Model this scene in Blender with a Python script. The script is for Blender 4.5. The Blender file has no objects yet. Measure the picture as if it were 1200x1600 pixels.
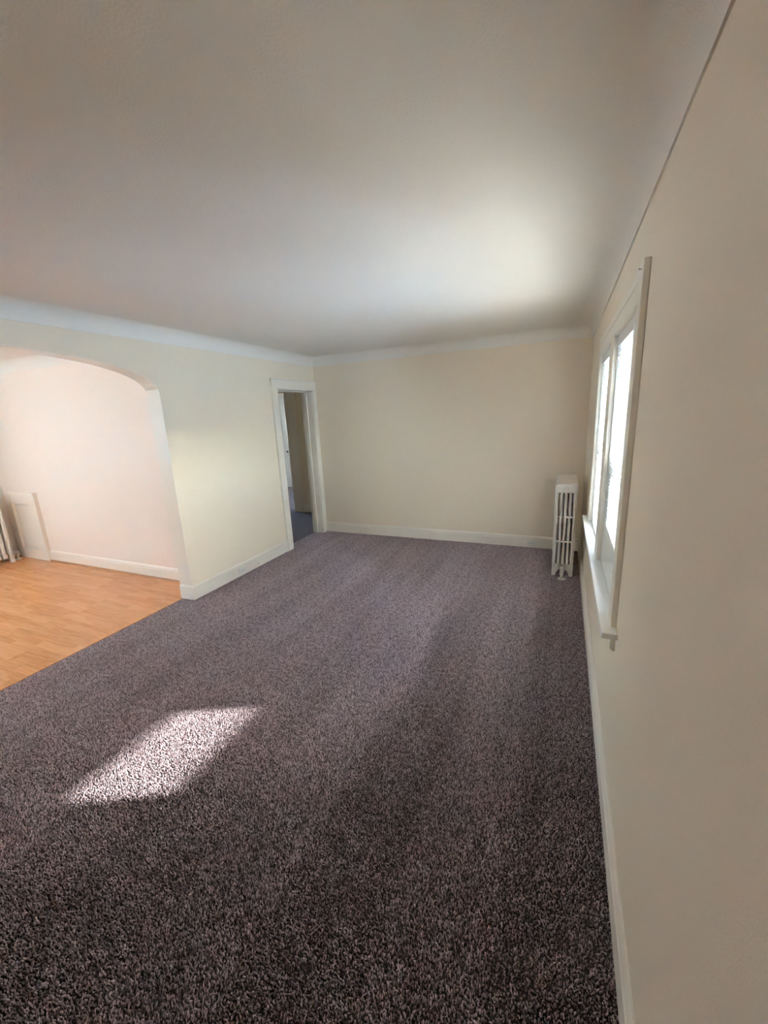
import bpy, bmesh, math, random
from mathutils import Matrix, Vector
random.seed(7)
scene = bpy.context.scene
COL = scene.collection
PI = math.pi

# ------------------------------------------------------------------ camera
cam_d = bpy.data.cameras.new('camera')
cam = bpy.data.objects.new('camera', cam_d)
COL.objects.link(cam)
_M = [[0.91685, 0.39646, -0.04698], [0.05077, -0.2325, -0.97127], [-0.396, 0.88812, -0.23329]]
_r, _d, _f = [Vector(v) for v in _M]
_m = Matrix((( _r.x, -_d.x, -_f.x, 0.0), (_r.y, -_d.y, -_f.y, 0.0), (_r.z, -_d.z, -_f.z, 1.67), (0, 0, 0, 1)))
cam.matrix_world = _m
cam_d.sensor_fit = 'HORIZONTAL'
cam_d.sensor_width = 36.0
cam_d.lens = 632.7 / 1200 * 36.0
cam_d.clip_start = 0.01
scene.camera = cam

# ------------------------------------------------------------------ sky, sun, exposure
SUN_TAN, SUN_SLOPE = 0.440, 0.49           # fall per metre of x, drift in y per metre of x
world = bpy.data.worlds.new('sky_world')
scene.world = world
world.use_nodes = True
wn = world.node_tree
bg = wn.nodes['Background']
sky = wn.nodes.new('ShaderNodeTexSky')
sky.sky_type = 'NISHITA'
sky.sun_disc = False
sky.sun_elevation = math.radians(21.5)
sky.sun_rotation = math.atan2(1.0, SUN_SLOPE)
sky.air_density = 1.0
sky.dust_density = 1.0
sky.ozone_density = 1.2
wn.links.new(sky.outputs[0], bg.inputs[0])
bg.inputs[1].default_value = 4.6

sun_d = bpy.data.lights.new('sun', 'SUN')
sun_d.energy = 22.0
sun_d.color = (1.0, 0.975, 0.94)
sun_d.angle = math.radians(1.6)
sun = bpy.data.objects.new('sun', sun_d)
COL.objects.link(sun)
sun.location = (6, 5, 6)
sun.rotation_euler = Vector((-1.0, -SUN_SLOPE, -SUN_TAN)).to_track_quat('-Z', 'Y').to_euler()

vs = scene.view_settings
vs.view_transform = 'Standard'
vs.look = 'None'
vs.exposure = 2.05
vs.gamma = 1.0
vs.use_curve_mapping = False
cy = scene.cycles
cy.use_denoising = True
cy.max_bounces = 14
cy.diffuse_bounces = 8
cy.glossy_bounces = 4
cy.transparent_max_bounces = 16
cy.transmission_bounces = 6
cy.caustics_reflective = False
cy.caustics_refractive = False
cy.sample_clamp_indirect = 8.0
cy.blur_glossy = 1.0

def portal(name, loc, direction, w, h):
    """Sky portal filling a window opening: gives no light itself, only guides sampling of the sky."""
    d = bpy.data.lights.new(name, 'AREA')
    d.shape = 'RECTANGLE'; d.size = w; d.size_y = h
    d.cycles.is_portal = True
    o = bpy.data.objects.new(name, d)
    COL.objects.link(o)
    o.location = loc
    o.rotation_euler = Vector(direction).to_track_quat('-Z', 'Z').to_euler()
    return o

# ------------------------------------------------------------------ dimensions (metres)
XR, XL, YB, YF = 0.243, -3.230, 5.061, -1.30     # living room: right wall, left wall, back wall, front wall
XLo = -3.390                                      # far face of the left wall
ZC, CR = 2.360, 0.115                             # foot of the cove, cove radius
ZT = ZC + CR                                      # ceiling
DX, DYB = -6.92, 2.890                            # dining room: far-left wall, back wall
T = 0.16

# ------------------------------------------------------------------ materials
def new_mat(name):
    m = bpy.data.materials.new(name); m.use_nodes = True
    nt = m.node_tree
    return m, nt, nt.nodes['Principled BSDF']

def paint(name, col, rough=0.5, bump=0.15, scale=260.0, spec=0.4, vary=0.03, big=1.3):
    m, nt, b = new_mat(name)
    N, Lk = nt.nodes, nt.links
    tc = N.new('ShaderNodeTexCoord')
    n1 = N.new('ShaderNodeTexNoise'); n1.inputs['Scale'].default_value = big; n1.inputs['Detail'].default_value = 4
    Lk.new(tc.outputs['Object'], n1.inputs['Vector'])
    mx = N.new('ShaderNodeMix'); mx.data_type = 'RGBA'
    mx.inputs[6].default_value = (*[c * (1 - vary) for c in col], 1)
    mx.inputs[7].default_value = (*[min(1, c * (1 + vary)) for c in col], 1)
    Lk.new(n1.outputs['Fac'], mx.inputs[0]); Lk.new(mx.outputs[2], b.inputs['Base Color'])
    b.inputs['Roughness'].default_value = rough
    b.inputs['Specular IOR Level'].default_value = spec
    if bump:
        n2 = N.new('ShaderNodeTexNoise'); n2.inputs['Scale'].default_value = scale; n2.inputs['Detail'].default_value = 2
        Lk.new(tc.outputs['Object'], n2.inputs['Vector'])
        bp = N.new('ShaderNodeBump'); bp.inputs['Strength'].default_value = bump; bp.inputs['Distance'].default_value = 0.002
        Lk.new(n2.outputs['Fac'], bp.inputs['Height']); Lk.new(bp.outputs[0], b.inputs['Normal'])
    return m

M_WALL = paint('cream_wall_paint', (0.82, 0.72, 0.575), 0.55, 0.25, 190)
M_CEIL = paint('ceiling_paint', (0.82, 0.78, 0.715), 0.75, 0.5, 120, 0.2)
M_DWALL = paint('dining_wall_paint', (0.86, 0.765, 0.685), 0.5, 0.2, 190)
M_TRIM = paint('trim_enamel', (0.83, 0.775, 0.68), 0.32, 0.08, 60, 0.5)
M_DTRIM = paint('dining_trim_enamel', (0.86, 0.79, 0.70), 0.32, 0.08, 60, 0.5)
M_SASH = paint('white_window_enamel', (0.80, 0.79, 0.75), 0.28, 0.05, 60, 0.5)
M_RAD = paint('radiator_enamel', (0.74, 0.69, 0.62), 0.35, 0.35, 140, 0.5)
M_DOOR = paint('white_door_enamel', (0.76, 0.77, 0.76), 0.35, 0.05, 60, 0.5)
M_OUTLET = paint('outlet_plastic', (0.78, 0.77, 0.72), 0.3, 0, 60, 0.5)
M_DARK = paint('dark_slot', (0.02, 0.018, 0.016), 0.6, 0)
M_METAL = paint('aged_metal', (0.10, 0.09, 0.08), 0.4, 0.1, 80, 0.5)
M_SUB = paint('subfloor', (0.05, 0.04, 0.036), 0.9, 0)
M_SHOE = paint('wood_shoe_stain', (0.42, 0.22, 0.10), 0.4, 0.1, 60, 0.5, 0.12, 6)
M_LAWN = paint('outdoor_ground', (0.62, 0.60, 0.56), 0.9, 0.3, 6, 0.1, 0.12, 0.6)

def slat_material():
    m, nt, b = new_mat('blind_slat_vinyl')
    N, Lk = nt.nodes, nt.links
    b.inputs['Base Color'].default_value = (0.86, 0.86, 0.84, 1)
    b.inputs['Roughness'].default_value = 0.4
    tr = N.new('ShaderNodeBsdfTranslucent'); tr.inputs['Color'].default_value = (0.84, 0.87, 0.90, 1)
    mx = N.new('ShaderNodeMixShader'); mx.inputs[0].default_value = 0.6
    out = N['Material Output']
    Lk.new(b.outputs[0], mx.inputs[1]); Lk.new(tr.outputs[0], mx.inputs[2]); Lk.new(mx.outputs[0], out.inputs[0])
    return m
M_SLAT = slat_material()

def glass_material():
    m, nt, b = new_mat('window_glass')
    N, Lk = nt.nodes, nt.links
    N.remove(b)
    t = N.new('ShaderNodeBsdfTransparent'); t.inputs[0].default_value = (0.95, 0.97, 0.97, 1)
    g = N.new('ShaderNodeBsdfGlossy'); g.inputs['Roughness'].default_value = 0.02
    fr = N.new('ShaderNodeFresnel'); fr.inputs[0].default_value = 1.45
    mx = N.new('ShaderNodeMixShader')
    Lk.new(fr.outputs[0], mx.inputs[0]); Lk.new(t.outputs[0], mx.inputs[1]); Lk.new(g.outputs[0], mx.inputs[2])
    Lk.new(mx.outputs[0], N['Material Output'].inputs[0])
    return m
M_GLASS = glass_material()

def screen_material():
    m, nt, b = new_mat('added_screen_mesh')
    N, Lk = nt.nodes, nt.links
    b.inputs['Base Color'].default_value = (0.12, 0.12, 0.12, 1); b.inputs['Roughness'].default_value = 0.6
    t = N.new('ShaderNodeBsdfTransparent')
    mx = N.new('ShaderNodeMixShader'); mx.inputs[0].default_value = 0.48
    Lk.new(t.outputs[0], mx.inputs[1]); Lk.new(b.outputs[0], mx.inputs[2]); Lk.new(mx.outputs[0], N['Material Output'].inputs[0])
    return m
M_SCREEN = screen_material()

def carpet_material():
    m, nt, b = new_mat('taupe_carpet_yarn')
    N, Lk = nt.nodes, nt.links
    geo = N.new('ShaderNodeNewGeometry')
    ramp = N.new('ShaderNodeValToRGB')
    e = ramp.color_ramp.elements
    e[0].position = 0.0; e[0].color = (0.14, 0.095, 0.095, 1)
    e[1].position = 1.0; e[1].color = (0.84, 0.69, 0.72, 1)
    k = e.new(0.45); k.color = (0.45, 0.335, 0.36, 1)
    Lk.new(geo.outputs['Random Per Island'], ramp.inputs[0])
    # brushed pile: long uneven bands left by the vacuum, along the room
    mp = N.new('ShaderNodeMapping'); mp.inputs['Scale'].default_value = (3.2, 0.45, 1.0); mp.inputs['Rotation'].default_value = (0, 0, 0.10)
    Lk.new(geo.outputs['Position'], mp.inputs[0])
    nz = N.new('ShaderNodeTexNoise'); nz.inputs['Scale'].default_value = 1.6; nz.inputs['Detail'].default_value = 3
    Lk.new(mp.outputs[0], nz.inputs['Vector'])
    mr = N.new('ShaderNodeMapRange'); mr.inputs[1].default_value = 0.35; mr.inputs[2].default_value = 0.65
    mr.inputs[3].default_value = 0.88; mr.inputs[4].default_value = 1.12
    Lk.new(nz.outputs['Fac'], mr.inputs[0])
    hs = N.new('ShaderNodeHueSaturation'); Lk.new(mr.outputs[0], hs.inputs['Value'])
    Lk.new(ramp.outputs[0], hs.inputs['Color']); Lk.new(hs.outputs[0], b.inputs['Base Color'])
    b.inputs['Roughness'].default_value = 0.55
    b.inputs['Specular IOR Level'].default_value = 0.35
    b.inputs['Sheen Weight'].default_value = 0.45
    b.inputs['Sheen Tint'].default_value = (0.95, 0.93, 1.0, 1)
    b.inputs['Sheen Roughness'].default_value = 0.4
    return m
M_CARPET = carpet_material()

def flat_carpet_material():
    m, nt, b = new_mat('hall_carpet_yarn')
    N, Lk = nt.nodes, nt.links
    tc = N.new('ShaderNodeTexCoord')
    v = N.new('ShaderNodeTexVoronoi'); v.inputs['Scale'].default_value = 150
    Lk.new(tc.outputs['Object'], v.inputs['Vector'])
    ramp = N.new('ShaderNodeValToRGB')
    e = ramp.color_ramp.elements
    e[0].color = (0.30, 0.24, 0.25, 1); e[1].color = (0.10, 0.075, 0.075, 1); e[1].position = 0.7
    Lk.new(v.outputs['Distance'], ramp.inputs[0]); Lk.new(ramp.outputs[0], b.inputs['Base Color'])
    b.inputs['Roughness'].default_value = 0.9
    bp = N.new('ShaderNodeBump'); bp.inputs['Distance'].default_value = 0.006
    Lk.new(v.outputs['Distance'], bp.inputs['Height']); bp.invert = True; Lk.new(bp.outputs[0], b.inputs['Normal'])
    return m
M_HCARPET = flat_carpet_material()

def laminate_material():
    m, nt, b = new_mat('oak_strip_laminate')
    N, Lk = nt.nodes, nt.links
    tc = N.new('ShaderNodeTexCoord'); oi = N.new('ShaderNodeObjectInfo')
    sp = N.new('ShaderNodeSeparateXYZ'); Lk.new(tc.outputs['Object'], sp.inputs[0])
    def math_(op, a, b2=None):
        n = N.new('ShaderNodeMath'); n.operation = op
        for i, v in enumerate((a, b2)):
            if v is None: continue
            if isinstance(v, (int, float)): n.inputs[i].default_value = v
            else: Lk.new(v, n.inputs[i])
        return n.outputs[0]
    strip = math_('FLOOR', math_('DIVIDE', sp.outputs['Y'], 0.0642))
    key = math_('ADD', strip, math_('MULTIPLY', oi.outputs['Random'], 91.0))
    wn1 = N.new('ShaderNodeTexWhiteNoise'); wn1.noise_dimensions = '1D'; Lk.new(key, wn1.inputs['W'])
    seg = math_('FLOOR', math_('ADD', math_('DIVIDE', sp.outputs['X'], 0.43), math_('MULTIPLY', wn1.outputs['Value'], 5.0)))
    cb = N.new('ShaderNodeCombineXYZ'); Lk.new(seg, cb.inputs[0]); Lk.new(key, cb.inputs[1])
    wn2 = N.new('ShaderNodeTexWhiteNoise'); wn2.noise_dimensions = '2D'; Lk.new(cb.outputs[0], wn2.inputs['Vector'])
    # grain
    cg = N.new('ShaderNodeCombineXYZ')
    Lk.new(math_('MULTIPLY', sp.outputs['X'], 2.2), cg.inputs[0])
    Lk.new(math_('MULTIPLY', sp.outputs['Y'], 30.0), cg.inputs[1])
    Lk.new(math_('ADD', math_('MULTIPLY', wn2.outputs['Value'], 37.0), oi.outputs['Random']), cg.inputs[2])
    gn = N.new('ShaderNodeTexNoise'); gn.inputs['Scale'].default_value = 1.6; gn.inputs['Detail'].default_value = 5; gn.inputs['Roughness'].default_value = 0.6
    Lk.new(cg.outputs[0], gn.inputs['Vector'])
    f = math_('ADD', math_('ADD', math_('MULTIPLY', wn2.outputs['Value'], 0.24), 0.08), math_('MULTIPLY', math_('SUBTRACT', gn.outputs['Fac'], 0.2), 0.95))
    ramp = N.new('ShaderNodeValToRGB')
    e = ramp.color_ramp.elements
    e[0].position = 0.1; e[0].color = (0.42, 0.165, 0.055, 1)
    e[1].position = 0.95; e[1].color = (0.78, 0.41, 0.19, 1)
    k = e.new(0.5); k.color = (0.64, 0.29, 0.115, 1)
    Lk.new(f, ramp.inputs[0]); Lk.new(ramp.outputs[0], b.inputs['Base Color'])
    b.inputs['Roughness'].default_value = 0.22
    b.inputs['Specular IOR Level'].default_value = 0.35
    n2 = N.new('ShaderNodeTexNoise'); n2.inputs['Scale'].default_value = 9; Lk.new(tc.outputs['Object'], n2.inputs['Vector'])
    bp = N.new('ShaderNodeBump'); bp.inputs['Strength'].default_value = 0.05; bp.inputs['Distance'].default_value = 0.004
    Lk.new(n2.outputs['Fac'], bp.inputs['Height']); Lk.new(bp.outputs[0], b.inputs['Normal'])
    return m
M_LAM = laminate_material()

# ------------------------------------------------------------------ mesh helpers
class MB:
    def __init__(self): self.v, self.f, self.s = [], [], []
    def add(self, vs_, fs_, smooth=False):
        o = len(self.v); self.v += [tuple(p) for p in vs_]
        for f in fs_: self.f.append(tuple(i + o for i in f)); self.s.append(smooth)
        return self
    def box(self, x0, x1, y0, y1, z0, z1):
        x0, x1 = sorted((x0, x1)); y0, y1 = sorted((y0, y1)); z0, z1 = sorted((z0, z1))
        v = [(x, y, z) for z in (z0, z1) for y in (y0, y1) for x in (x0, x1)]
        return self.add(v, [(0, 2, 3, 1), (4, 5, 7, 6), (0, 1, 5, 4), (2, 6, 7, 3), (0, 4, 6, 2), (1, 3, 7, 5)])
    def prism(self, prof, a, b):
        """closed profile of 3-D points swept from offset a to offset b (vectors)."""
        n = len(prof); a, b = Vector(a), Vector(b)
        v = [Vector(p) + a for p in prof] + [Vector(p) + b for p in prof]
        f = [(i, (i + 1) % n, n + (i + 1) % n, n + i) for i in range(n)]
        f += [tuple(range(n - 1, -1, -1)), tuple(range(n, 2 * n))]
        return self.add(v, f)
    def tube(self, path, rad, seg=10, cap=True):
        pts = [Vector(p) for p in path]
        rs = rad if isinstance(rad, (list, tuple)) else [rad] * len(pts)
        rings, prev = [], None
        for i, p in enumerate(pts):
            d = (pts[min(i + 1, len(pts) - 1)] - pts[max(i - 1, 0)]).normalized()
            if prev is None:
                u = d.orthogonal().normalized()
            else:
                u = (prev - d * prev.dot(d)).normalized()
            prev = u; w = d.cross(u)
            rings.append([p + (u * math.cos(2 * PI * k / seg) + w * math.sin(2 * PI * k / seg)) * rs[i] for k in range(seg)])
        v = [q for r in rings for q in r]; f = []
        for i in range(len(pts) - 1):
            for k in range(seg):
                f.append((i * seg + k, i * seg + (k + 1) % seg, (i + 1) * seg + (k + 1) % seg, (i + 1) * seg + k))
        self.add(v, f, True)
        if cap:
            o = len(self.v) - len(v)
            self.f += [tuple(o + k for k in range(seg - 1, -1, -1)), tuple(o + (len(pts) - 1) * seg + k for k in range(seg))]
            self.s += [False, False]
        return self
    def pillar(self, cx, cy_, rx, ry, zs, seg=12, grow=None):
        """vertical elliptical tube with optional per-level growth."""
        v, f = [], []
        for i, z in enumerate(zs):
            g = grow[i] if grow else 1.0
            for k in range(seg):
                a = 2 * PI * k / seg
                v.append((cx + rx * g * math.cos(a), cy_ + ry * g * math.sin(a), z))
        for i in range(len(zs) - 1):
            for k in range(seg):
                f.append((i * seg + k, i * seg + (k + 1) % seg, (i + 1) * seg + (k + 1) % seg, (i + 1) * seg + k))
        self.add(v, f, True)
        o = len(self.v) - len(v)
        self.f += [tuple(o + k for k in range(seg - 1, -1, -1)), tuple(o + (len(zs) - 1) * seg + k for k in range(seg))]
        self.s += [False, False]
        return self
    def mesh(self, name, mat):
        me = bpy.data.meshes.new(name); me.from_pydata(self.v, [], self.f)
        me.polygons.foreach_set('use_smooth', self.s); me.update()
        if mat: me.materials.append(mat)
        bm = bmesh.new(); bm.from_mesh(me); bmesh.ops.recalc_face_normals(bm, faces=bm.faces); bm.to_mesh(me); bm.free()
        return me
    def build(self, name, mat, parent=None, bevel=0.0, segs=2, loc=None):
        o = bpy.data.objects.new(name, self.mesh(name, mat)); COL.objects.link(o)
        if parent: o.parent = parent
        if loc: o.location = loc
        if bevel:
            md = o.modifiers.new('bevel', 'BEVEL'); md.width = bevel; md.segments = segs; md.limit_method = 'ANGLE'
            md.angle_limit = math.radians(40)
        return o

def tag(o, label=None, cat=None, group=None, kind=None):
    if label: o['label'] = label
    if cat: o['category'] = cat
    if group: o['group'] = group
    if kind: o['kind'] = kind
    return o
def struct(o, label, cat): return tag(o, label, cat, None, 'structure')
def empty(name, loc=(0, 0, 0), rz=0.0):
    o = bpy.data.objects.new(name, None); COL.objects.link(o)
    o.location = loc; o.rotation_euler = (0, 0, rz); o.empty_display_size = 0.1
    return o

def panel_boxes(mb, axis, p0, p1, u0, u1, z0, z1, holes):
    """wall slab between p0 and p1 on `axis`, running u0..u1, with rectangular holes (u0,u1,z0,z1)."""
    us = sorted({u0, u1, *[h[0] for h in holes], *[h[1] for h in holes]})
    us = [u for u in us if u0 <= u <= u1]
    for a, b in zip(us[:-1], us[1:]):
        zs = [(z0, z1)]
        for h in holes:
            if h[0] <= a and h[1] >= b:
                nz = []
                for s0, s1 in zs:
                    if h[2] > s0: nz.append((s0, min(h[2], s1)))
                    if h[3] < s1: nz.append((max(h[3], s0), s1))
                zs = nz
        for s0, s1 in zs:
            if s1 - s0 < 1e-5: continue
            if axis == 'x': mb.box(p0, p1, a, b, s0, s1)
            else: mb.box(a, b, p0, p1, s0, s1)
    return mb

# ------------------------------------------------------------------ setting: living-room walls
ZTOP = ZT + 0.10
W1, W2 = (1.85, 2.60), (2.77, 3.54)              # the two window openings in y
WZ0, WZ1 = 0.745, 2.02
struct(panel_boxes(MB(), 'x', XR, XR + T, YF - T, YB + T, -0.06, ZTOP, [(W1[0], W1[1], WZ0, WZ1), (W2[0], W2[1], WZ0, WZ1)])
       .build('wall_right', M_WALL), 'long cream wall with the pair of blinded windows', 'wall')
struct(MB().box(XLo, XR, YB, YB + T, -0.06, ZTOP).build('wall_back', M_WALL), 'plain cream end wall behind the slim radiator', 'wall')
struct(MB().box(XLo, XR, YF - T, YF, -0.06, ZTOP).build('wall_front', M_WALL), 'cream end wall behind the camera', 'wall')

# arch wall: basket-handle arch + doorway
YJ, YJ2 = 2.590, -0.05
half = [(2.590, 1.945), (2.583, 1.975), (2.565, 2.005), (2.535, 2.035), (2.49, 2.062), (2.43, 2.089), (2.35, 2.116), (2.25, 2.141),
        (2.14, 2.161), (2.02, 2.177), (1.88, 2.190), (1.72, 2.201), (1.55, 2.209), (1.40, 2.213), (1.27, 2.214)]
ARCH = half + [(2.54 - y, z) for y, z in reversed(half[:-1])]       # mirrored about y = 1.27
ARCH[-1] = (YJ2, 1.945)
DO0, DO1, DOZ = 4.21, 4.955, 2.03                                   # clear door opening
mb = MB()
panel_boxes(mb, 'x', XLo, XL, YJ, YB, -0.06, ZTOP, [(DO0 - .02, DO1 + .02, -0.06, DOZ + .02)])
panel_boxes(mb, 'x', XLo, XL, YF, YJ2, -0.06, ZTOP, [])
for (ya, za), (yb, zb) in zip(ARCH[:-1], ARCH[1:]):
    if abs(ya - yb) < 1e-6: continue
    mb.prism([(0, ya, za), (0, yb, zb), (0, yb, ZTOP), (0, ya, ZTOP)], (XLo, 0, 0), (XL, 0, 0))
wl = struct(mb.build('wall_left', M_WALL), 'cream wall with the wide plaster archway and the doorway', 'wall')
# lining of the arch, painted like the trim
mb = MB()
path = [(YJ, 0.0)] + ARCH + [(YJ2, 0.0)]
path_in = []
for i, (y, z) in enumerate(path):
    a = Vector(path[max(i - 1, 0)]); b = Vector(path[min(i + 1, len(path) - 1)])
    d = (b - a).normalized(); nrm = Vector((-d.y, d.x))
    c = Vector((1.27, 1.2)) - Vector((y, z))
    if nrm.dot(c) < 0: nrm = -nrm
    path_in.append((y + nrm.x * 0.004, z + nrm.y * 0.004))
for i in range(len(path) - 1):
    q = [(0, *path[i]), (0, *path[i + 1]), (0, *path_in[i + 1]), (0, *path_in[i])]
    mb.prism(q, (XLo - 0.001, 0, 0), (XL + 0.001, 0, 0))
mb.build('arch_lining', M_TRIM, wl)

# ------------------------------------------------------------------ dining room and hall shell
DW1 = (-1.00, 1.55, 0.98, 2.14)                  # unseen dining window added for daylight in the far-left wall (y0,y1,z0,z1)
DW2 = (-6.0, -3.9, 0.80, 2.15)                  # unseen dining window added to light the back wall, in the front wall (x0,x1,z0,z1)
struct(MB().box(DX - T, XLo, DYB, DYB + 0.14, -0.06, ZTOP).build('wall_dining_back', M_DWALL), 'bright cream dining wall seen through the archway', 'wall')
struct(panel_boxes(MB(), 'x', DX - T, DX, YF - T, DYB, -0.06, ZTOP, [DW1]).build('wall_dining_left', M_DWALL), 'dining wall behind the cropped radiator', 'wall')
struct(panel_boxes(MB(), 'y', YF - T, YF, DX, XLo, -0.06, ZTOP, [DW2]).build('wall_dining_front', M_DWALL), 'dining front wall with a wide window added for light', 'wall')
# hall beyond the doorway
HY = 6.06
struct(panel_boxes(MB(), 'y', HY, HY + 0.12, -7.08, XLo + 0.3, -0.06, ZTOP, [(-6.9, -4.50, -0.06, 2.12)]).build('wall_hall_end', M_WALL), 'dim hall wall seen through the doorway', 'wall')
struct(MB().box(XLo, XLo + 0.12, YB + T, HY, -0.06, ZTOP).build('wall_hall_right', M_WALL), 'hall wall behind the right door jamb', 'wall')
struct(panel_boxes(MB(), 'x', -7.08, -6.92, DYB + .14, 8.46, -0.06, ZTOP, [(6.8, 7.7, 1.0, 2.0)]).build('wall_hall_left', M_WALL), 'far wall of the hall', 'wall')
struct(MB().box(-7.08, -3.0, 8.33, 8.47, -0.06, ZTOP).build('wall_bedroom_back', M_DOOR), 'pale wall of the room beyond the hall', 'wall')
struct(MB().box(-3.15, -3.0, HY + .12, 8.33, -0.06, ZTOP).build('wall_bedroom_right', M_WALL), 'side wall of the room beyond the hall', 'wall')

# ------------------------------------------------------------------ floors
struct(MB().box(-7.08, XR + T, YF - T, 8.47, -0.20, -0.062).build('floor_slab', M_SUB), 'dark floor structure under the rooms', 'floor')
fl = struct(MB().box(-3.365, XR, YF, YB, -0.06, -0.012).build('floor', M_SUB), 'living-room floor under the taupe carpet', 'floor')
struct(MB().box(-7.08, -3.365, DYB, 8.33, -0.06, -0.002).build('floor_hall', M_HCARPET), 'hall floor with the same taupe carpet in shade', 'floor')
dfl = struct(MB().box(DX, -3.365, YF, DYB, -0.06, -0.010).build('floor_dining', M_SUB), 'glossy honey oak laminate floor of the dining room', 'floor')

# laminate boards, each its own part
BW, BL, GAP = 0.1926, 1.285, 0.0006
board_cache = {}
def board_mesh(L, Wd):
    k = (round(L, 3), round(Wd, 3))
    if k not in board_cache:
        h, c = 0.010, 0.0007
        v = [(0, 0, 0), (L, 0, 0), (L, Wd, 0), (0, Wd, 0), (0, 0, h - c), (L, 0, h - c), (L, Wd, h - c), (0, Wd, h - c),
             (c, c, h), (L - c, c, h), (L - c, Wd - c, h), (c, Wd - c, h)]
        f = [(0, 3, 2, 1), (8, 9, 10, 11)]
        for i in range(4):
            j = (i + 1) % 4
            f += [(i, j, 4 + j, 4 + i), (4 + i, 4 + j, 8 + j, 8 + i)]
        board_cache[k] = MB().add(v, f).mesh('floor_board', M_LAM)
    return board_cache[k]
y = DYB - 0.012; row = 0
while y > YF:
    y0 = max(y - BW, YF); x = DX + 0.002; first = (0.36, 1.07, 0.62, 0.21, 0.86)[row % 5]
    while x < -3.366:
        L = first if first else BL; first = None
        x1 = min(x + L, -3.366)
        if x1 - x > 0.02:
            o = bpy.data.objects.new('floor_board', board_mesh(x1 - x - GAP, y - y0 - GAP)); COL.objects.link(o)
            o.parent = dfl; o.location = (x, y0, -0.0098)
        x = x1
    y = y0; row += 1

# carpet: tufts in tiles laid over the living-room floor
TX, TY = (XR + 3.365) / 10, (YB - YF) / 18
def tuft_tile(seed):
    rnd = random.Random(seed)
    sp_ = 0.0064; nx, ny = int(TX / sp_), int(TY / sp_)
    V, F = [], []
    for i in range(nx):
        for j in range(ny):
            bx = -TX / 2 + (i + .5 + rnd.uniform(-.45, .45)) * TX / nx
            by = -TY / 2 + (j + .5 + rnd.uniform(-.45, .45)) * TY / ny
            h = rnd.triangular(0.006, 0.0150, 0.0125); r = rnd.uniform(0.0020, 0.0036)
            a0 = rnd.uniform(0, 2 * PI); la = rnd.gauss(PI / 2, 1.5); ll = rnd.uniform(0.001, 0.0065)
            lx, ly = math.cos(la) * ll, math.sin(la) * ll
            o = len(V)
            for q, (t, rr) in enumerate(((0, .75), (.62, 1.0))):
                for k in range(3):
                    a = a0 + k * 2 * PI / 3 + q * 0.5
                    V.append((bx + lx * t * t + r * rr * math.cos(a), by + ly * t * t + r * rr * math.sin(a), h * t - 0.012 * (q == 0) * 0 ))
            V.append((bx + lx * 1.3, by + ly * 1.3, h))
            for k in range(3):
                k2 = (k + 1) % 3
                F.append((o + k, o + k2, o + 3 + k2, o + 3 + k)); F.append((o + 3 + k, o + 3 + k2, o + 6))
    me = bpy.data.meshes.new('carpet_tuft_tile'); me.from_pydata(V, [], F)
    me.polygons.foreach_set('use_smooth', [True] * len(F)); me.update(); me.materials.append(M_CARPET)
    return me
tiles = bpy.data.collections.new('carpet_tiles')
for s in range(3):
    tiles.objects.link(bpy.data.objects.new('carpet_tile_%d' % s, tuft_tile(100 + s)))
pts, rots, idx = [], [], []
rnd = random.Random(5)
strip_dir = [0, 0, 1, 0, 1, 1, 0, 1, 0, 1]
for i in range(10):
    for j in range(18):
        pts.append((-3.365 + (i + .5) * TX, YF + (j + .5) * TY, -0.0125))
        rots.append((0.0, 0.0, PI * strip_dir[i])); idx.append(rnd.randrange(3))
cme = bpy.data.meshes.new('carpet'); cme.from_pydata(pts, [], []); cme.update()
at = cme.attributes.new('tile_rotation', 'FLOAT_VECTOR', 'POINT'); at.data.foreach_set('vector', [c for r in rots for c in r])
at = cme.attributes.new('tile_index', 'INT', 'POINT'); at.data.foreach_set('value', idx)
carpet = bpy.data.objects.new('carpet', cme); COL.objects.link(carpet)
ng = bpy.data.node_groups.new('lay_carpet', 'GeometryNodeTree')
ng.interface.new_socket('Geometry', in_out='INPUT', socket_type='NodeSocketGeometry')
ng.interface.new_socket('Geometry', in_out='OUTPUT', socket_type='NodeSocketGeometry')
gi, go = ng.nodes.new('NodeGroupInput'), ng.nodes.new('NodeGroupOutput')
ci = ng.nodes.new('GeometryNodeCollectionInfo'); ci.inputs['Collection'].default_value = tiles
ci.inputs['Separate Children'].default_value = True; ci.inputs['Reset Children'].default_value = True
ip = ng.nodes.new('GeometryNodeInstanceOnPoints'); ip.inputs['Pick Instance'].default_value = True
ar = ng.nodes.new('GeometryNodeInputNamedAttribute'); ar.data_type = 'FLOAT_VECTOR'; ar.inputs[0].default_value = 'tile_rotation'
ai = ng.nodes.new('GeometryNodeInputNamedAttribute'); ai.data_type = 'INT'; ai.inputs[0].default_value = 'tile_index'
er = ng.nodes.new('FunctionNodeEulerToRotation')
ng.links.new(gi.outputs[0], ip.inputs['Points']); ng.links.new(ci.outputs[0], ip.inputs['Instance'])
ng.links.new(ar.outputs[0], er.inputs[0]); ng.links.new(er.outputs[0], ip.inputs['Rotation'])
ng.links.new(ai.outputs[0], ip.inputs['Instance Index']); ng.links.new(ip.outputs[0], go.inputs[0])
md = carpet.modifiers.new('lay_carpet', 'NODES'); md.node_group = ng
tag(carpet, 'taupe cut-pile carpet covering the whole living-room floor', 'carpet', None, 'stuff')

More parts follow.
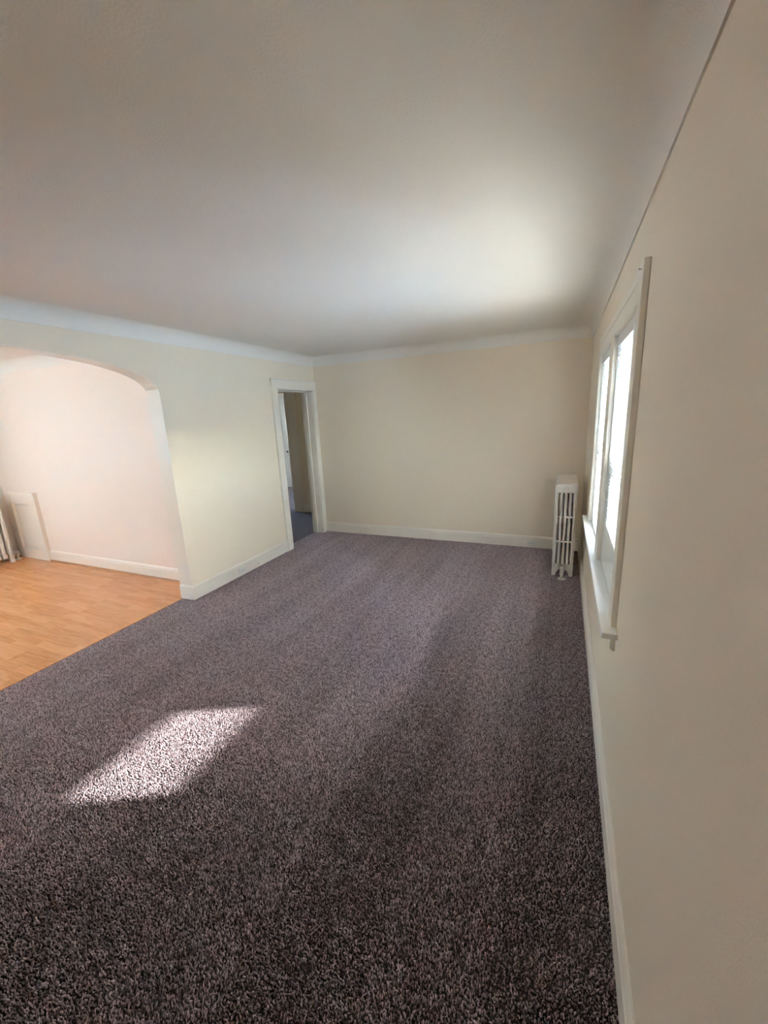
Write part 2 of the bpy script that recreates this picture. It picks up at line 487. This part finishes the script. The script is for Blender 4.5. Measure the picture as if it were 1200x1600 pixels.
# ------------------------------------------------------------------ ceilings and coves
ceil = struct(MB().box(XLo, XR + T, YF - T, YB + T, ZT, ZT + 0.1).build('ceiling', M_CEIL), 'smooth off-white living-room ceiling with a rounded cove', 'ceiling')
dceil = struct(MB().box(DX - T, XLo, YF - T, DYB + .14, ZT, ZT + 0.1).build('ceiling_dining', M_CEIL), 'bright dining-room ceiling seen through the archway', 'ceiling')
struct(MB().box(-7.08, XLo, DYB + .14, 8.47, ZT, ZT + 0.1).build('ceiling_hall', M_CEIL), 'dim hall ceiling beyond the doorway', 'ceiling')
def cove(name, x0, x1, y0, y1, parent, ledge=0.007):
    prof = [(-0.01, ZC), (ledge, ZC)]
    arc = [(ledge + CR - CR * math.cos(t), ZC + CR * math.sin(t) - 0.0005) for t in [k * PI / 2 / 12 for k in range(13)]]
    mb = MB()
    def ring(d, z): return [(x0 + d, y0 + d, z), (x1 - d, y0 + d, z), (x1 - d, y1 - d, z), (x0 + d, y1 - d, z)]
    for seq, sm in ((prof, False), (arc, True)):
        for side in range(4):
            v = []
            for d, z in seq:
                r = ring(d, z); v += [r[side], r[(side + 1) % 4]]
            mb.add(v, [(2 * i, 2 * i + 1, 2 * i + 3, 2 * i + 2) for i in range(len(seq) - 1)], sm)
    return mb.build(name, M_CEIL, parent)
cove('cove', XL, XR, YF, YB, ceil)
cove('cove', DX, XLo, YF, DYB, dceil, 0.008)

# ------------------------------------------------------------------ baseboards
BP = [(0, 0), (.018, 0), (.018, .104), (.0145, .108), (.0165, .121), (.0105, .134), (.005, .142), (0, .142)]
def base(name, p, q, nrm, mat, label=None, parent=None, ext=(0, 0), z=0.0):
    """baseboard from p to q (x,y) standing out along nrm."""
    p, q, n = Vector((*p, 0)), Vector((*q, 0)), Vector((*nrm, 0))
    d = (q - p).normalized()
    prof = [tuple(n * a + Vector((0, 0, b + z))) for a, b in BP]
    m = MB()
    k = len(BP)
    v = [Vector(c) + p - d * (ext[0] * BP[i][0]) for i, c in enumerate(prof)] + [Vector(c) + q + d * (ext[1] * BP[i][0]) for i, c in enumerate(prof)]
    f = [(i, (i + 1) % k, k + (i + 1) % k, k + i) for i in range(k)] + [tuple(range(k - 1, -1, -1)), tuple(range(k, 2 * k))]
    m.add(v, f)
    o = m.build(name, mat, parent)
    if label: struct(o, label, 'baseboard')
    return o
base('baseboard_right', (XR, YF), (XR, YB), (-1, 0), M_TRIM, 'long cream baseboard below the windows')
base('baseboard_back', (XL + .02, YB), (XR, YB), (0, -1), M_TRIM, 'cream baseboard along the end wall by the radiator')
bl = base('baseboard_left', (XL, YJ), (XL, DO0 - .112), (1, 0), M_TRIM, 'short cream baseboard between archway and doorway', ext=(1, 0))
base('baseboard_return', (XLo, YJ), (XL, YJ), (0, -1), M_TRIM, None, bl, ext=(0, 1))
base('baseboard_left_near', (XL, YF), (XL, YJ2), (1, 0), M_TRIM, 'cream baseboard on the near side of the archway', ext=(0, 1))
base('baseboard_front', (XL, YF), (XR, YF), (0, 1), M_TRIM, 'cream baseboard behind the camera')
base('baseboard_dining_back', (-6.13, DYB), (XLo, DYB), (0, -1), M_DTRIM, 'dining-room baseboard above the oak floor')
base('baseboard_dining_left', (DX, YF), (DX, DYB), (1, 0), M_DTRIM, 'dining baseboard behind the cropped radiator')
base('baseboard_hall', (-4.29, HY), (XLo, HY), (0, -1), M_TRIM, 'small hall baseboard beyond the doorway')
shoe = [(0, 0), (.014, 0), (.0125, .008), (.008, .013), (0, .015)]
struct(MB().prism([(0, -a - .018, b) for a, b in shoe], (-6.13, DYB, 0), (XLo, DYB, 0)).build('trim_1', M_SHOE), 'thin oak shoe moulding along the dining baseboard', 'trim')

# ------------------------------------------------------------------ doorway casing and jambs
d1 = struct(empty('door_1', (XL, 4.58, 0)), 'cream door frame without a door in the corner of the left wall', 'doorway')
def dpart(name, mbx, bevel=.003, mat=None):
    o = mbx.build(name, mat or M_TRIM, None, bevel); o.parent = d1
    o.matrix_parent_inverse = Matrix.Translation((-XL, -4.58, 0)); return o
dpart('jamb', MB().box(XLo - .005, XL + .005, DO0 - .02, DO0, -.01, DOZ + .02))
dpart('jamb', MB().box(XLo - .005, XL + .005, DO1, DO1 + .02, -.01, DOZ + .02))
dpart('head_jamb', MB().box(XLo - .005, XL + .005, DO0, DO1, DOZ, DOZ + .02))
dpart('door_stop', MB().box(-3.345, -3.300, DO1 - .02, DO1, -.01, DOZ))
dpart('door_stop', MB().box(-3.345, -3.300, DO0, DO0 + .02, -.01, DOZ))
dpart('door_stop', MB().box(-3.345, -3.300, DO0 + .02, DO1 - .02, DOZ - .012, DOZ))
CW = 0.11
dpart('casing', MB().box(XL, XL + .020, DO0 - CW, DO0 - .006, -.01, DOZ + .006))
dpart('casing', MB().box(XL, XL + .020, DO1 + .006, YB - .001, -.01, DOZ + .006))
dpart('head_casing', MB().box(XL, XL + .020, DO0 - CW, YB - .001, DOZ + .006, DOZ + .115))
dpart('back_band', MB().box(XL, XL + .028, DO0 - CW - .012, DO0 - CW, -.01, DOZ + .127))
dpart('back_band', MB().box(XL, XL + .028, DO0 - CW, YB - .001, DOZ + .115, DOZ + .127))
# hall details: cased opening edge and the far white door
h1 = struct(MB().box(-4.50, -4.30, HY - .022, HY, -.01, 2.12).build('trim_2', M_TRIM, None, .004), 'shaded casing at the end of the hall wall', 'trim')
d2 = struct(empty('door_2', (-6.16, 8.33, 0)), 'white panelled door in bluish light beyond the hall', 'door')
def d2part(name, mbx, mat, bevel=.004):
    o = mbx.build(name, mat, None, bevel); o.parent = d2; o.matrix_parent_inverse = Matrix.Translation((6.16, -8.33, 0)); return o
leaf = MB().box(-6.92, -6.16, 8.29, 8.326, .01, 2.13)
d2part('leaf', leaf, M_DOOR)
for za, zb in ((.25, .95), (1.10, 1.98)):
    m = MB()
    for xa, xb, z0, z1 in ((-6.80, -6.28, za, za + .02), (-6.80, -6.28, zb - .02, zb), (-6.80, -6.78, za, zb), (-6.30, -6.28, za, zb)):
        m.box(xa, xb, 8.280, 8.292, z0, z1)
    d2part('panel_moulding', m, M_DOOR, 0)
d2part('knob', MB().tube([(-6.20, 8.292, .9), (-6.20, 8.26, .9), (-6.20, 8.245, .9), (-6.20, 8.228, .9)], [.012, .012, .028, .020], 12), M_METAL, 0)
d2part('casing', MB().box(-6.155, -6.05, 8.308, 8.33, 0, 2.24), M_DOOR)

# ------------------------------------------------------------------ windows (pair of double-hung sashes)
def box_part(parent, name, dims, mat=M_SASH, bevel=.003, label=None):
    o = MB().box(*dims).build(name, mat, None, bevel)
    o.parent = parent; o.matrix_parent_inverse = Matrix.Translation(-Vector(parent.location))
    if label: o['label'] = label
    return o
def frame_boxes(x0, x1, y0, y1, z0, z1, wsd, wb, wt):
    m = MB()
    m.box(x0, x1, y0, y0 + wsd, z0, z1).box(x0, x1, y1 - wsd, y1, z0, z1)
    m.box(x0, x1, y0 + wsd, y1 - wsd, z0, z0 + wb).box(x0, x1, y0 + wsd, y1 - wsd, z1 - wt, z1)
    return m
def window(n, y0, y1, label):
    w = struct(empty('window_%d' % n, (XR, (y0 + y1) / 2, WZ0)), label, 'window')
    def pt(name, m, mat=M_SASH, bevel=.003):
        o = m.build(name, mat, None, bevel); o.parent = w; o.matrix_parent_inverse = Matrix.Translation(-Vector(w.location)); return o
    # jamb lining
    pt('jamb', MB().box(XR - .001, XR + T, y0, y0 + .018, WZ0, WZ1))
    pt('jamb', MB().box(XR - .001, XR + T, y1 - .018, y1, WZ0, WZ1))
    pt('head_jamb', MB().box(XR - .001, XR + T, y0 + .018, y1 - .018, WZ1 - .018, WZ1))
    pt('sill', MB().prism([(XR + .055, 0, WZ0), (XR + T + .05, 0, WZ0 - .02), (XR + T + .05, 0, WZ0 + .005), (XR + .055, 0, WZ0 + .025)], (0, y0 + .018, 0), (0, y1 - .018, 0)))
    a, b = y0 + .020, y1 - .020
    lo = pt('lower_sash', frame_boxes(XR + .055, XR + .090, a, b, WZ0 + .026, 1.365, .045, .065, .032))
    up = pt('upper_sash', frame_boxes(XR + .092, XR + .127, a, b, 1.335, WZ1 - .018, .045, .032, .05))
    for s, xx, z0, z1 in ((lo, XR + .072, WZ0 + .085, 1.34), (up, XR + .109, 1.36, WZ1 - .06)):
        g = MB().box(xx - .002, xx + .002, a + .04, b - .04, z0, z1).build('pane', M_GLASS); g.parent = s
    if n == 1:  # screen on this window only, added to weaken the sun patch
        sf = pt('screen_frame', frame_boxes(XR + .132, XR + .146, y0 + .018, y1 - .018, WZ0 + .010, 1.37, .02, .02, .02), M_SASH, 0)
        g = MB().box(XR + .1385, XR + .1395, y0 + .036, y1 - .036, WZ0 + .028, 1.352).build('added_insect_screen', M_SCREEN); g.parent = sf
    c = pt('parting_stop', MB().box(XR + .040, XR + .054, y0 + .018, y0 + .030, WZ0 + .02, WZ1 - .018).box(XR + .040, XR + .054, y1 - .030, y1 - .018, WZ0 + .02, WZ1 - .018), M_SASH, 0)
    lk = pt('sash_lock', MB().tube([(XR + .072, (y0 + y1) / 2, 1.364), (XR + .072, (y0 + y1) / 2, 1.382)], [.016, .011], 12).box(XR + .06, XR + .085, (y0 + y1) / 2 - .02, (y0 + y1) / 2 + .025, 1.374, 1.380), M_METAL, 0)
    return w
w1 = window(1, W1[0], W1[1], 'nearer double-hung window with its blind lifted off the sill')
w2 = window(2, W2[0], W2[1], 'farther double-hung window beside the radiator corner')
# shared casing, stool and apron
tc_ = struct(empty('trim_3', (XR, 2.7, WZ0)), 'cream window surround with a projecting stool and apron', 'trim')
CY0, CY1 = 1.762, 3.66
box_part(tc_, 'side_casing', (XR - .022, XR, CY0, W1[0] + .004, WZ0 + .02, 2.145), M_TRIM)
box_part(tc_, 'side_casing', (XR - .022, XR, W2[1] - .004, CY1, WZ0 + .02, 2.145), M_TRIM)
box_part(tc_, 'mullion_casing', (XR - .022, XR, W1[1] - .004, W2[0] + .004, WZ0 + .02, WZ1), M_TRIM)
box_part(tc_, 'head_casing', (XR - .022, XR, W1[0] + .004, W2[1] - .004, WZ1 - .002, 2.088), M_TRIM)
box_part(tc_, 'head_cap', (XR - .020, XR, W1[0] + .004, W2[1] - .004, 2.094, 2.143), M_TRIM)
st = MB().box(XR - .060, XR, CY0 - .06, CY1 + .05, WZ0 - .005, WZ0 + .022)
st.box(XR, XR + .056, W1[0] + .018, W1[1] - .018, WZ0 - .0, WZ0 + .022).box(XR, XR + .056, W2[0] + .018, W2[1] - .018, WZ0, WZ0 + .022)
o = st.build('stool', M_SASH, None, .004); o.parent = tc_; o.matrix_parent_inverse = Matrix.Translation(-Vector(tc_.location))
ap = MB().prism([(XR, 0, WZ0 - .006), (XR - .020, 0, WZ0 - .006), (XR - .020, 0, WZ0 - .070), (XR - .012, 0, WZ0 - .082), (XR, 0, WZ0 - .084)], (0, CY0 - .01, 0), (0, CY1 + .01, 0))
o = ap.build('apron', M_TRIM, None, .002); o.parent = tc_; o.matrix_parent_inverse = Matrix.Translation(-Vector(tc_.location))
nail = MB().tube([(XR - .022, 1.80, 2.119), (XR - .029, 1.80, 2.120), (XR - .0293, 1.80, 2.120), (XR - .0305, 1.80, 2.120)], [.0012, .0012, .003, .003], 8).build('nail', M_METAL)
tag(nail, 'small dark nail in the top corner of the window casing', 'nail')

# ------------------------------------------------------------------ blinds
SLW, SLP = 0.026, 0.0195
def slat_mesh(L, tilt):
    mb = MB(); n = 4; v = []; th = 0.0006
    for side in (1, -1):
        for i in range(n + 1):
            s = (i / n - .5)
            dx = s * SLW; dz = 0.0028 * (1 - (2 * s) ** 2) + side * th / 2
            x = dx * math.cos(tilt) - dz * math.sin(tilt); z = dx * math.sin(tilt) + dz * math.cos(tilt)
            v += [(x, -L / 2, z), (x, L / 2, z)]
    f = [(2 * i, 2 * i + 1, 2 * i + 3, 2 * i + 2) for i in range(n)]
    o = 2 * (n + 1)
    f += [(o + 2 * i, o + 2 * i + 2, o + 2 * i + 3, o + 2 * i + 1) for i in range(n)]
    f += [(0, o, o + 1, 1), (2 * n, 2 * n + 1, o + 2 * n + 1, o + 2 * n)]
    for k in (0, 1):
        f.append(tuple([2 * i + k for i in range(n + 1)] + [o + 2 * i + k for i in range(n, -1, -1)]))
    return mb.add(v, f, True).mesh('slat', M_SLAT)
def blind(y0, y1, zbot, label, tilt):
    yc = (y0 + y1) / 2; L = y1 - y0 - .052; xb = XR + .012
    b = tag(empty('venetian_blind', (xb, yc, WZ1 - .02)), label, 'blind', 'white venetian blinds in the window pair')
    def pt(name, m, mat=M_SLAT, bevel=.0015):
        o = m.build(name, mat, None, bevel); o.parent = b; return o
    pt('headrail', MB().box(-.018, .022, -L / 2 - .004, L / 2 + .004, -.045, -.002), M_SASH)
    pt('bottom_rail', MB().box(-.013, .013, -L / 2, L / 2, zbot - (WZ1 - .02), zbot - (WZ1 - .02) + .014), M_SASH, .004)
    me = slat_mesh(L, tilt)
    z = -.058; k = 0; zb = zbot - (WZ1 - .02) + .016
    while z > zb + .008:
        s = bpy.data.objects.new('slat', me); COL.objects.link(s); s.parent = b
        s.location = (0, 0, z); z -= SLP
    # what is left over lies stacked on the bottom rail
    for dy in (-L / 2 + .11, L / 2 - .11):
        for dx in (-.0145, .0145):
            pt('ladder_cord', MB().tube([(dx, dy, -.045), (dx, dy, zb)], .0007, 5), M_SLAT, 0)
    pt('tilt_wand', MB().tube([(-.024, -L / 2 + .06, -.03), (-.026, -L / 2 + .06, -.30), (-.026, -L / 2 + .06, -.62)], .0035, 6), M_SLAT, 0)
    return b
TILT = math.radians(-24)       # room edge up: the slats turn the low sun towards the ceiling
blind(W1[0], W1[1], 1.000, 'white venetian blind hanging short of the sill in the nearer window', TILT)
blind(W2[0], W2[1], 0.769, 'white venetian blind lowered to the sill in the farther window', TILT)

# ------------------------------------------------------------------ plain unseen windows, added to let daylight in
def added_window(n, axis, p, u0, u1, z0, z1, out, label):
    w = struct(empty('window_%d' % n, (p, (u0 + u1) / 2, z0) if axis == 'x' else ((u0 + u1) / 2, p, z0)), label, 'window')
    a, b = (p + out * .05, p + out * .09)
    m = MB()
    cols = [u0, (u0 + u1) / 2, u1]
    def bx(ua, ub, za, zb, pa=a, pb=b, mm=None):
        mm = m if mm is None else mm
        if axis == 'x': mm.box(pa, pb, ua, ub, za, zb)
        else: mm.box(ua, ub, pa, pb, za, zb)
    bx(u0, u0 + .06, z0, z1); bx(u1 - .06, u1, z0, z1); bx(u0 + .06, u1 - .06, z0, z0 + .06); bx(u0 + .06, u1 - .06, z1 - .06, z1)
    bx(cols[1] - .05, cols[1] + .05, z0 + .06, z1 - .06)
    bx(u0 + .06, cols[1] - .05, (z0 + z1) / 2 - .025, (z0 + z1) / 2 + .025); bx(cols[1] + .05, u1 - .06, (z0 + z1) / 2 - .025, (z0 + z1) / 2 + .025)
    o = m.build('frame', M_SASH, None); o.parent = w; o.matrix_parent_inverse = Matrix.Translation(-Vector(w.location))
    for ua, ub in ((u0 + .06, cols[1] - .05), (cols[1] + .05, u1 - .06)):
        for za, zb in ((z0 + .06, (z0 + z1) / 2 - .025), ((z0 + z1) / 2 + .025, z1 - .06)):
            g = MB(); bx(ua, ub, za, zb, (a + b) / 2 - .002, (a + b) / 2 + .002, g)
            q = g.build('pane', M_GLASS); q.parent = w; q.matrix_parent_inverse = Matrix.Translation(-Vector(w.location))
    cs = MB(); e = p - out * .02
    def cb(ua, ub, za, zb):
        if axis == 'x': cs.box(p, e, ua, ub, za, zb)
        else: cs.box(ua, ub, p, e, za, zb)
    cb(u0 - .1, u0, z0 - .08, z1 + .1); cb(u1, u1 + .1, z0 - .08, z1 + .1); cb(u0, u1, z1, z1 + .1); cb(u0, u1, z0 - .08, z0)
    o = cs.build('casing', M_DTRIM, None); o.parent = w; o.matrix_parent_inverse = Matrix.Translation(-Vector(w.location))
    return w
added_window(3, 'x', DX, DW1[0], DW1[1], DW1[2], DW1[3], -1, 'unseen dining window added for daylight above the cropped radiator')
added_window(4, 'y', YF, DW2[0], DW2[1], DW2[2], DW2[3], -1, 'wide unseen dining front window added for daylight')
added_window(5, 'x', -6.92, 6.8, 7.7, 1.0, 2.0, -1, 'unseen window added to light the room beyond the hall')  # added as a source of bluish daylight for the far door
def sheer_material():
    m, nt, b = new_mat('added_curtain_voile')
    N, Lk = nt.nodes, nt.links
    N.remove(b)
    d = N.new('ShaderNodeBsdfDiffuse'); d.inputs[0].default_value = (0.88, 0.87, 0.85, 1)
    t = N.new('ShaderNodeBsdfTranslucent'); t.inputs[0].default_value = (0.64, 0.63, 0.61, 1)
    mx = N.new('ShaderNodeMixShader'); mx.inputs[0].default_value = 0.6
    Lk.new(d.outputs[0], mx.inputs[1]); Lk.new(t.outputs[0], mx.inputs[2]); Lk.new(mx.outputs[0], N['Material Output'].inputs[0])
    return m
M_SHEER = sheer_material()
def sheer(axis, p, u0, u1, z0, z1, label):  # unseen curtains added to spread the dining daylight evenly
    n = int((u1 - u0) / .012); v = []
    for i in range(n + 1):
        u = u0 + (u1 - u0) * i / n; off = p + .016 * math.sin(i * .75) + .006 * math.sin(i * .23)
        for z in (z0, z1):
            v.append((off, u, z) if axis == 'x' else (u, off, z))
    c = tag(empty('added_curtain', (p, (u0 + u1) / 2, z1) if axis == 'x' else ((u0 + u1) / 2, p, z1)), label, 'curtain', 'sheer curtains added to diffuse the dining light')
    f = MB().add(v, [(2 * i, 2 * i + 1, 2 * i + 3, 2 * i + 2) for i in range(n)], True).build('cloth', M_SHEER)
    rod = MB().tube([(p, u0 - .08, z1 + .01), (p, u1 + .08, z1 + .01)] if axis == 'x' else [(u0 - .08, p, z1 + .01), (u1 + .08, p, z1 + .01)], .010, 10).build('rod', M_METAL)
    for o in (f, rod):
        o.parent = c; o.matrix_parent_inverse = Matrix.Translation(-Vector(c.location))
sheer('x', DX + .06, DW1[0] - .08, DW1[1] + .08, DW1[2] - .06, DW1[3] + .06, 'white sheer curtain added to soften light from the dining window above the radiator')
sheer('y', YF + .06, DW2[0] - .08, DW2[1] + .08, DW2[2] - .10, DW2[3] + .06, 'white sheer curtain added to soften light from the dining front window')
portal('portal_window', (XR + T + .02, (W1[0] + W1[1]) / 2, (WZ0 + WZ1) / 2), (-1, 0, 0), W1[1] - W1[0], WZ1 - WZ0)
portal('portal_window', (XR + T + .02, (W2[0] + W2[1]) / 2, (WZ0 + WZ1) / 2), (-1, 0, 0), W2[1] - W2[0], WZ1 - WZ0)
portal('portal_window', (DX - T - .02, (DW1[0] + DW1[1]) / 2, (DW1[2] + DW1[3]) / 2), (1, 0, 0), DW1[1] - DW1[0], DW1[3] - DW1[2])
portal('portal_window', ((DW2[0] + DW2[1]) / 2, YF - T - .02, (DW2[2] + DW2[3]) / 2), (0, 1, 0), DW2[1] - DW2[0], DW2[3] - DW2[2])
portal('portal_window', (-7.10, 7.25, 1.5), (1, 0, 0), 0.9, 1.0)

# ------------------------------------------------------------------ outdoor ground
struct(MB().box(-45, 45, -45, 45, -1.1, -0.9).build('ground', M_LAWN), 'pale ground outside the windows', 'ground')

nb = struct(empty('sky_block_house', (13, 4, -0.9)), 'unseen low house added to block the low sky', 'building')  # house added out of view, hides the bright band of low sky
o = MB().box(11, 18, -12, 18, -0.9, 2.3).build('wall', M_SASH, nb); o.matrix_parent_inverse = Matrix.Translation((-13, -4, 0.9))
o = MB().prism([(10.6, 0, 2.3), (18.4, 0, 2.3), (14.5, 0, 3.1)], (0, -12.4, 0), (0, 18.4, 0)).build('roof', M_METAL, nb); o.matrix_parent_inverse = Matrix.Translation((-13, -4, 0.9))
struct(MB().box(XR + T, XR + T + 1.0, YF - T, 8.47, 2.42, 2.52).build('added_sun_eave', M_SASH), 'unseen white overhang added to shade the top of the window pair', 'roof')  # overhang added out of view, keeps sun off the upper slats

# ------------------------------------------------------------------ radiators
def radiator(name, loc, rz, n, H, label, pitch=.063, valve=True, tubes=5, Wd=.196, dp=.033, cap_y=.0295):
    """cast-iron tube radiator; local +y runs along the row of sections, front end at y = 0."""
    r = tag(empty(name, loc, rz), label, 'radiator', 'cast-iron radiators')
    tw = Wd / tubes
    cxs = [(-Wd / 2 + tw * (i + .5)) for i in range(tubes)]
    wz = [H * .385, H * .652]
    def section(fill):
        m = MB()
        for cx in cxs:
            m.pillar(cx, 0, tw * fill, dp * .92, [H * .10, H * .14, H * .88, H * .92], 12, [1.15, 1, 1, 1.15])
        for z in wz:
            m.box(-Wd / 2 + .012, Wd / 2 - .012, -.027, .027, z - .010, z + .010)
        def cap(z0, z1, y, wd, chz):
            hw = wd / 2
            c = .012
            p = [(-hw, 0, z0 + c), (-hw + c, 0, z0), (hw - c, 0, z0), (hw, 0, z0 + c), (hw, 0, z1 - chz), (hw - chz, 0, z1), (-hw + chz, 0, z1), (-hw, 0, z1 - chz)]
            m.prism(p, (0, -y, 0), (0, y, 0))
        cap(H * .905, H, cap_y, Wd, .014)
        cap(H * .075, H * .14, cap_y, Wd, .006)
        return m
    sec, sec_in = section(.345).mesh('section', M_RAD), section(.44 if dp > .03 else .36).mesh('section', M_RAD)
    for i in range(n):
        s = bpy.data.objects.new('section', sec if i in (0, n - 1) else sec_in); COL.objects.link(s); s.parent = r; s.location = (0, .03 + i * pitch, 0)
        md = s.modifiers.new('bevel', 'BEVEL'); md.width = .005; md.segments = 2; md.limit_method = 'ANGLE'; md.angle_limit = math.radians(50)
    # end plate edges and feet
    for yy in (.03, .03 + (n - 1) * pitch):
        for sx in (-1, 1):
            q = MB().prism([(sx * Wd / 2, 0, H * .09), (sx * Wd / 2, 0, .0), (sx * (Wd / 2 - .035), 0, .0), (sx * (Wd / 2 - .042), 0, .035), (sx * (Wd / 2 - .062), 0, .058), (sx * (Wd / 2 - .075), 0, H * .09)],
                           (0, yy - .024, 0), (0, yy + .024, 0)).build('foot', M_RAD, r, .003)
    for sx in (-1, 1):
        MB().box(sx * Wd / 2 - (.012 if sx > 0 else 0), sx * Wd / 2 + (.012 if sx < 0 else 0), .012, .04, H * .09, H * .93).build('end_rib', M_RAD, r, .004)
    hexa = MB()
    zc = H * .945
    hexa.prism([(.030 * math.cos(k * PI / 3), 0, zc + .030 * math.sin(k * PI / 3)) for k in range(6)], (0, -.012, 0), (0, .002, 0))
    hexa.prism([(.017 * math.cos(k * PI / 3), 0, zc + .017 * math.sin(k * PI / 3)) for k in range(6)], (0, -.020, 0), (0, -.011, 0))
    hexa.build('plug', M_RAD, r, .002)
    if valve:
        vv = empty('valve', (0, 0, 0)); vv.parent = r
        vb = MB().tube([(0, .004, H * .115), (0, -.04, H * .115), (0, -.062, H * .11), (0, -.068, H * .085), (0, -.068, .05)], [.020, .020, .022, .020, .016], 12)
        vb.tube([(0, -.068, H * .10), (0, -.068, H * .142)], [.026, .020], 12)
        vb.build('valve_body', M_RAD, vv)
        MB().tube([(0, -.068, .06), (0, -.068, -.004)], .0135, 12).build('supply_pipe', M_RAD, vv)
        MB().tube([(0, -.068, -.006), (0, -.068, .004), (0, -.068, .012)], [.040, .040, .018], 18).build('floor_flange', M_RAD, vv)
        MB().tube([(0, -.068, .042), (0, -.068, .064)], [.021, .021], 6).build('union_nut', M_RAD, vv)
    return r
radiator('radiator', (0.058, 4.200, 0.0), 0, 10, .942, 'cream cast-iron radiator in the corner of the carpeted room')
radiator('radiator', (-6.700, 2.702, 0.0), PI, 14, .870, 'white radiator cut off by the left edge, on the oak floor', pitch=.068, dp=.0245, cap_y=.025)

# ------------------------------------------------------------------ access panel on the dining wall
pn = tag(empty('access_panel', (-6.45, DYB, 0)), 'low cream wooden access panel on the dining wall beside the radiator', 'panel')
def ap_part(name, dims, bevel=.004):
    o = MB().box(*dims).build(name, M_DTRIM, None, bevel); o.parent = pn; o.matrix_parent_inverse = Matrix.Translation((6.45, -DYB, 0)); return o
PX0, PX1, PZ = -6.775, -6.135, .912
ap_part('backing', (PX0 + .02, PX1 - .02, DYB - .010, DYB, .05, PZ - .02), 0)
ap_part('stile', (PX0, PX0 + .085, DYB - .045, DYB, .0, PZ - .03))
ap_part('stile', (PX1 - .15, PX1, DYB - .045, DYB, .0, PZ - .03))
ap_part('rail', (PX0 + .085, PX1 - .15, DYB - .043, DYB, PZ - .155, PZ - .03))
ap_part('rail', (PX0 + .085, PX1 - .15, DYB - .043, DYB, .0, .14))
ap_part('top_cap', (PX0 - .008, PX1 + .008, DYB - .055, DYB, PZ - .03, PZ))
ap_part('field', (PX0 + .10, PX1 - .165, DYB - .018, DYB, .165, PZ - .18), .005)

# ------------------------------------------------------------------ outlets set in the baseboards
def outlet(loc, rz, label):
    """local x along the wall, local -y out of it"""
    t = tag(empty('outlet', loc, rz), label, 'outlet', 'baseboard outlets')
    MB().box(-.057, .057, -.006, .001, -.035, .035).build('plate', M_OUTLET, t, .003)
    for s in (-1, 1):
        rc = MB().prism([(s * .020 + .016 * math.cos(a), 0, .0145 * math.sin(a)) for a in [k * PI / 6 for k in range(12)]], (0, -.009, 0), (0, -.005, 0)).build('receptacle', M_OUTLET, t)
        m = MB()
        for dz in (-.006, .006): m.box(s * .020 - .007, s * .020 + .001, -.0096, -.0088, dz - .0011, dz + .0011)
        m.box(s * .020 + .006, s * .020 + .0095, -.0096, -.0088, -.002, .002)
        m.build('slots', M_DARK, rc)
    MB().tube([(0, -.005, 0), (0, -.0075, 0)], [.0035, .003], 8).build('screw', M_METAL, t)
    return t
outlet((-0.285, YB - .019, .058), 0, 'small cream outlet in the end-wall baseboard near the radiator')
outlet((XL + .019, 3.245, .058), PI / 2, 'small white outlet in the baseboard between archway and doorway')
hole = MB().tube([(XL + .0175, 3.50, .045), (XL + .0187, 3.50, .045)], .006, 10).build('cable_hole', M_DARK, bl)
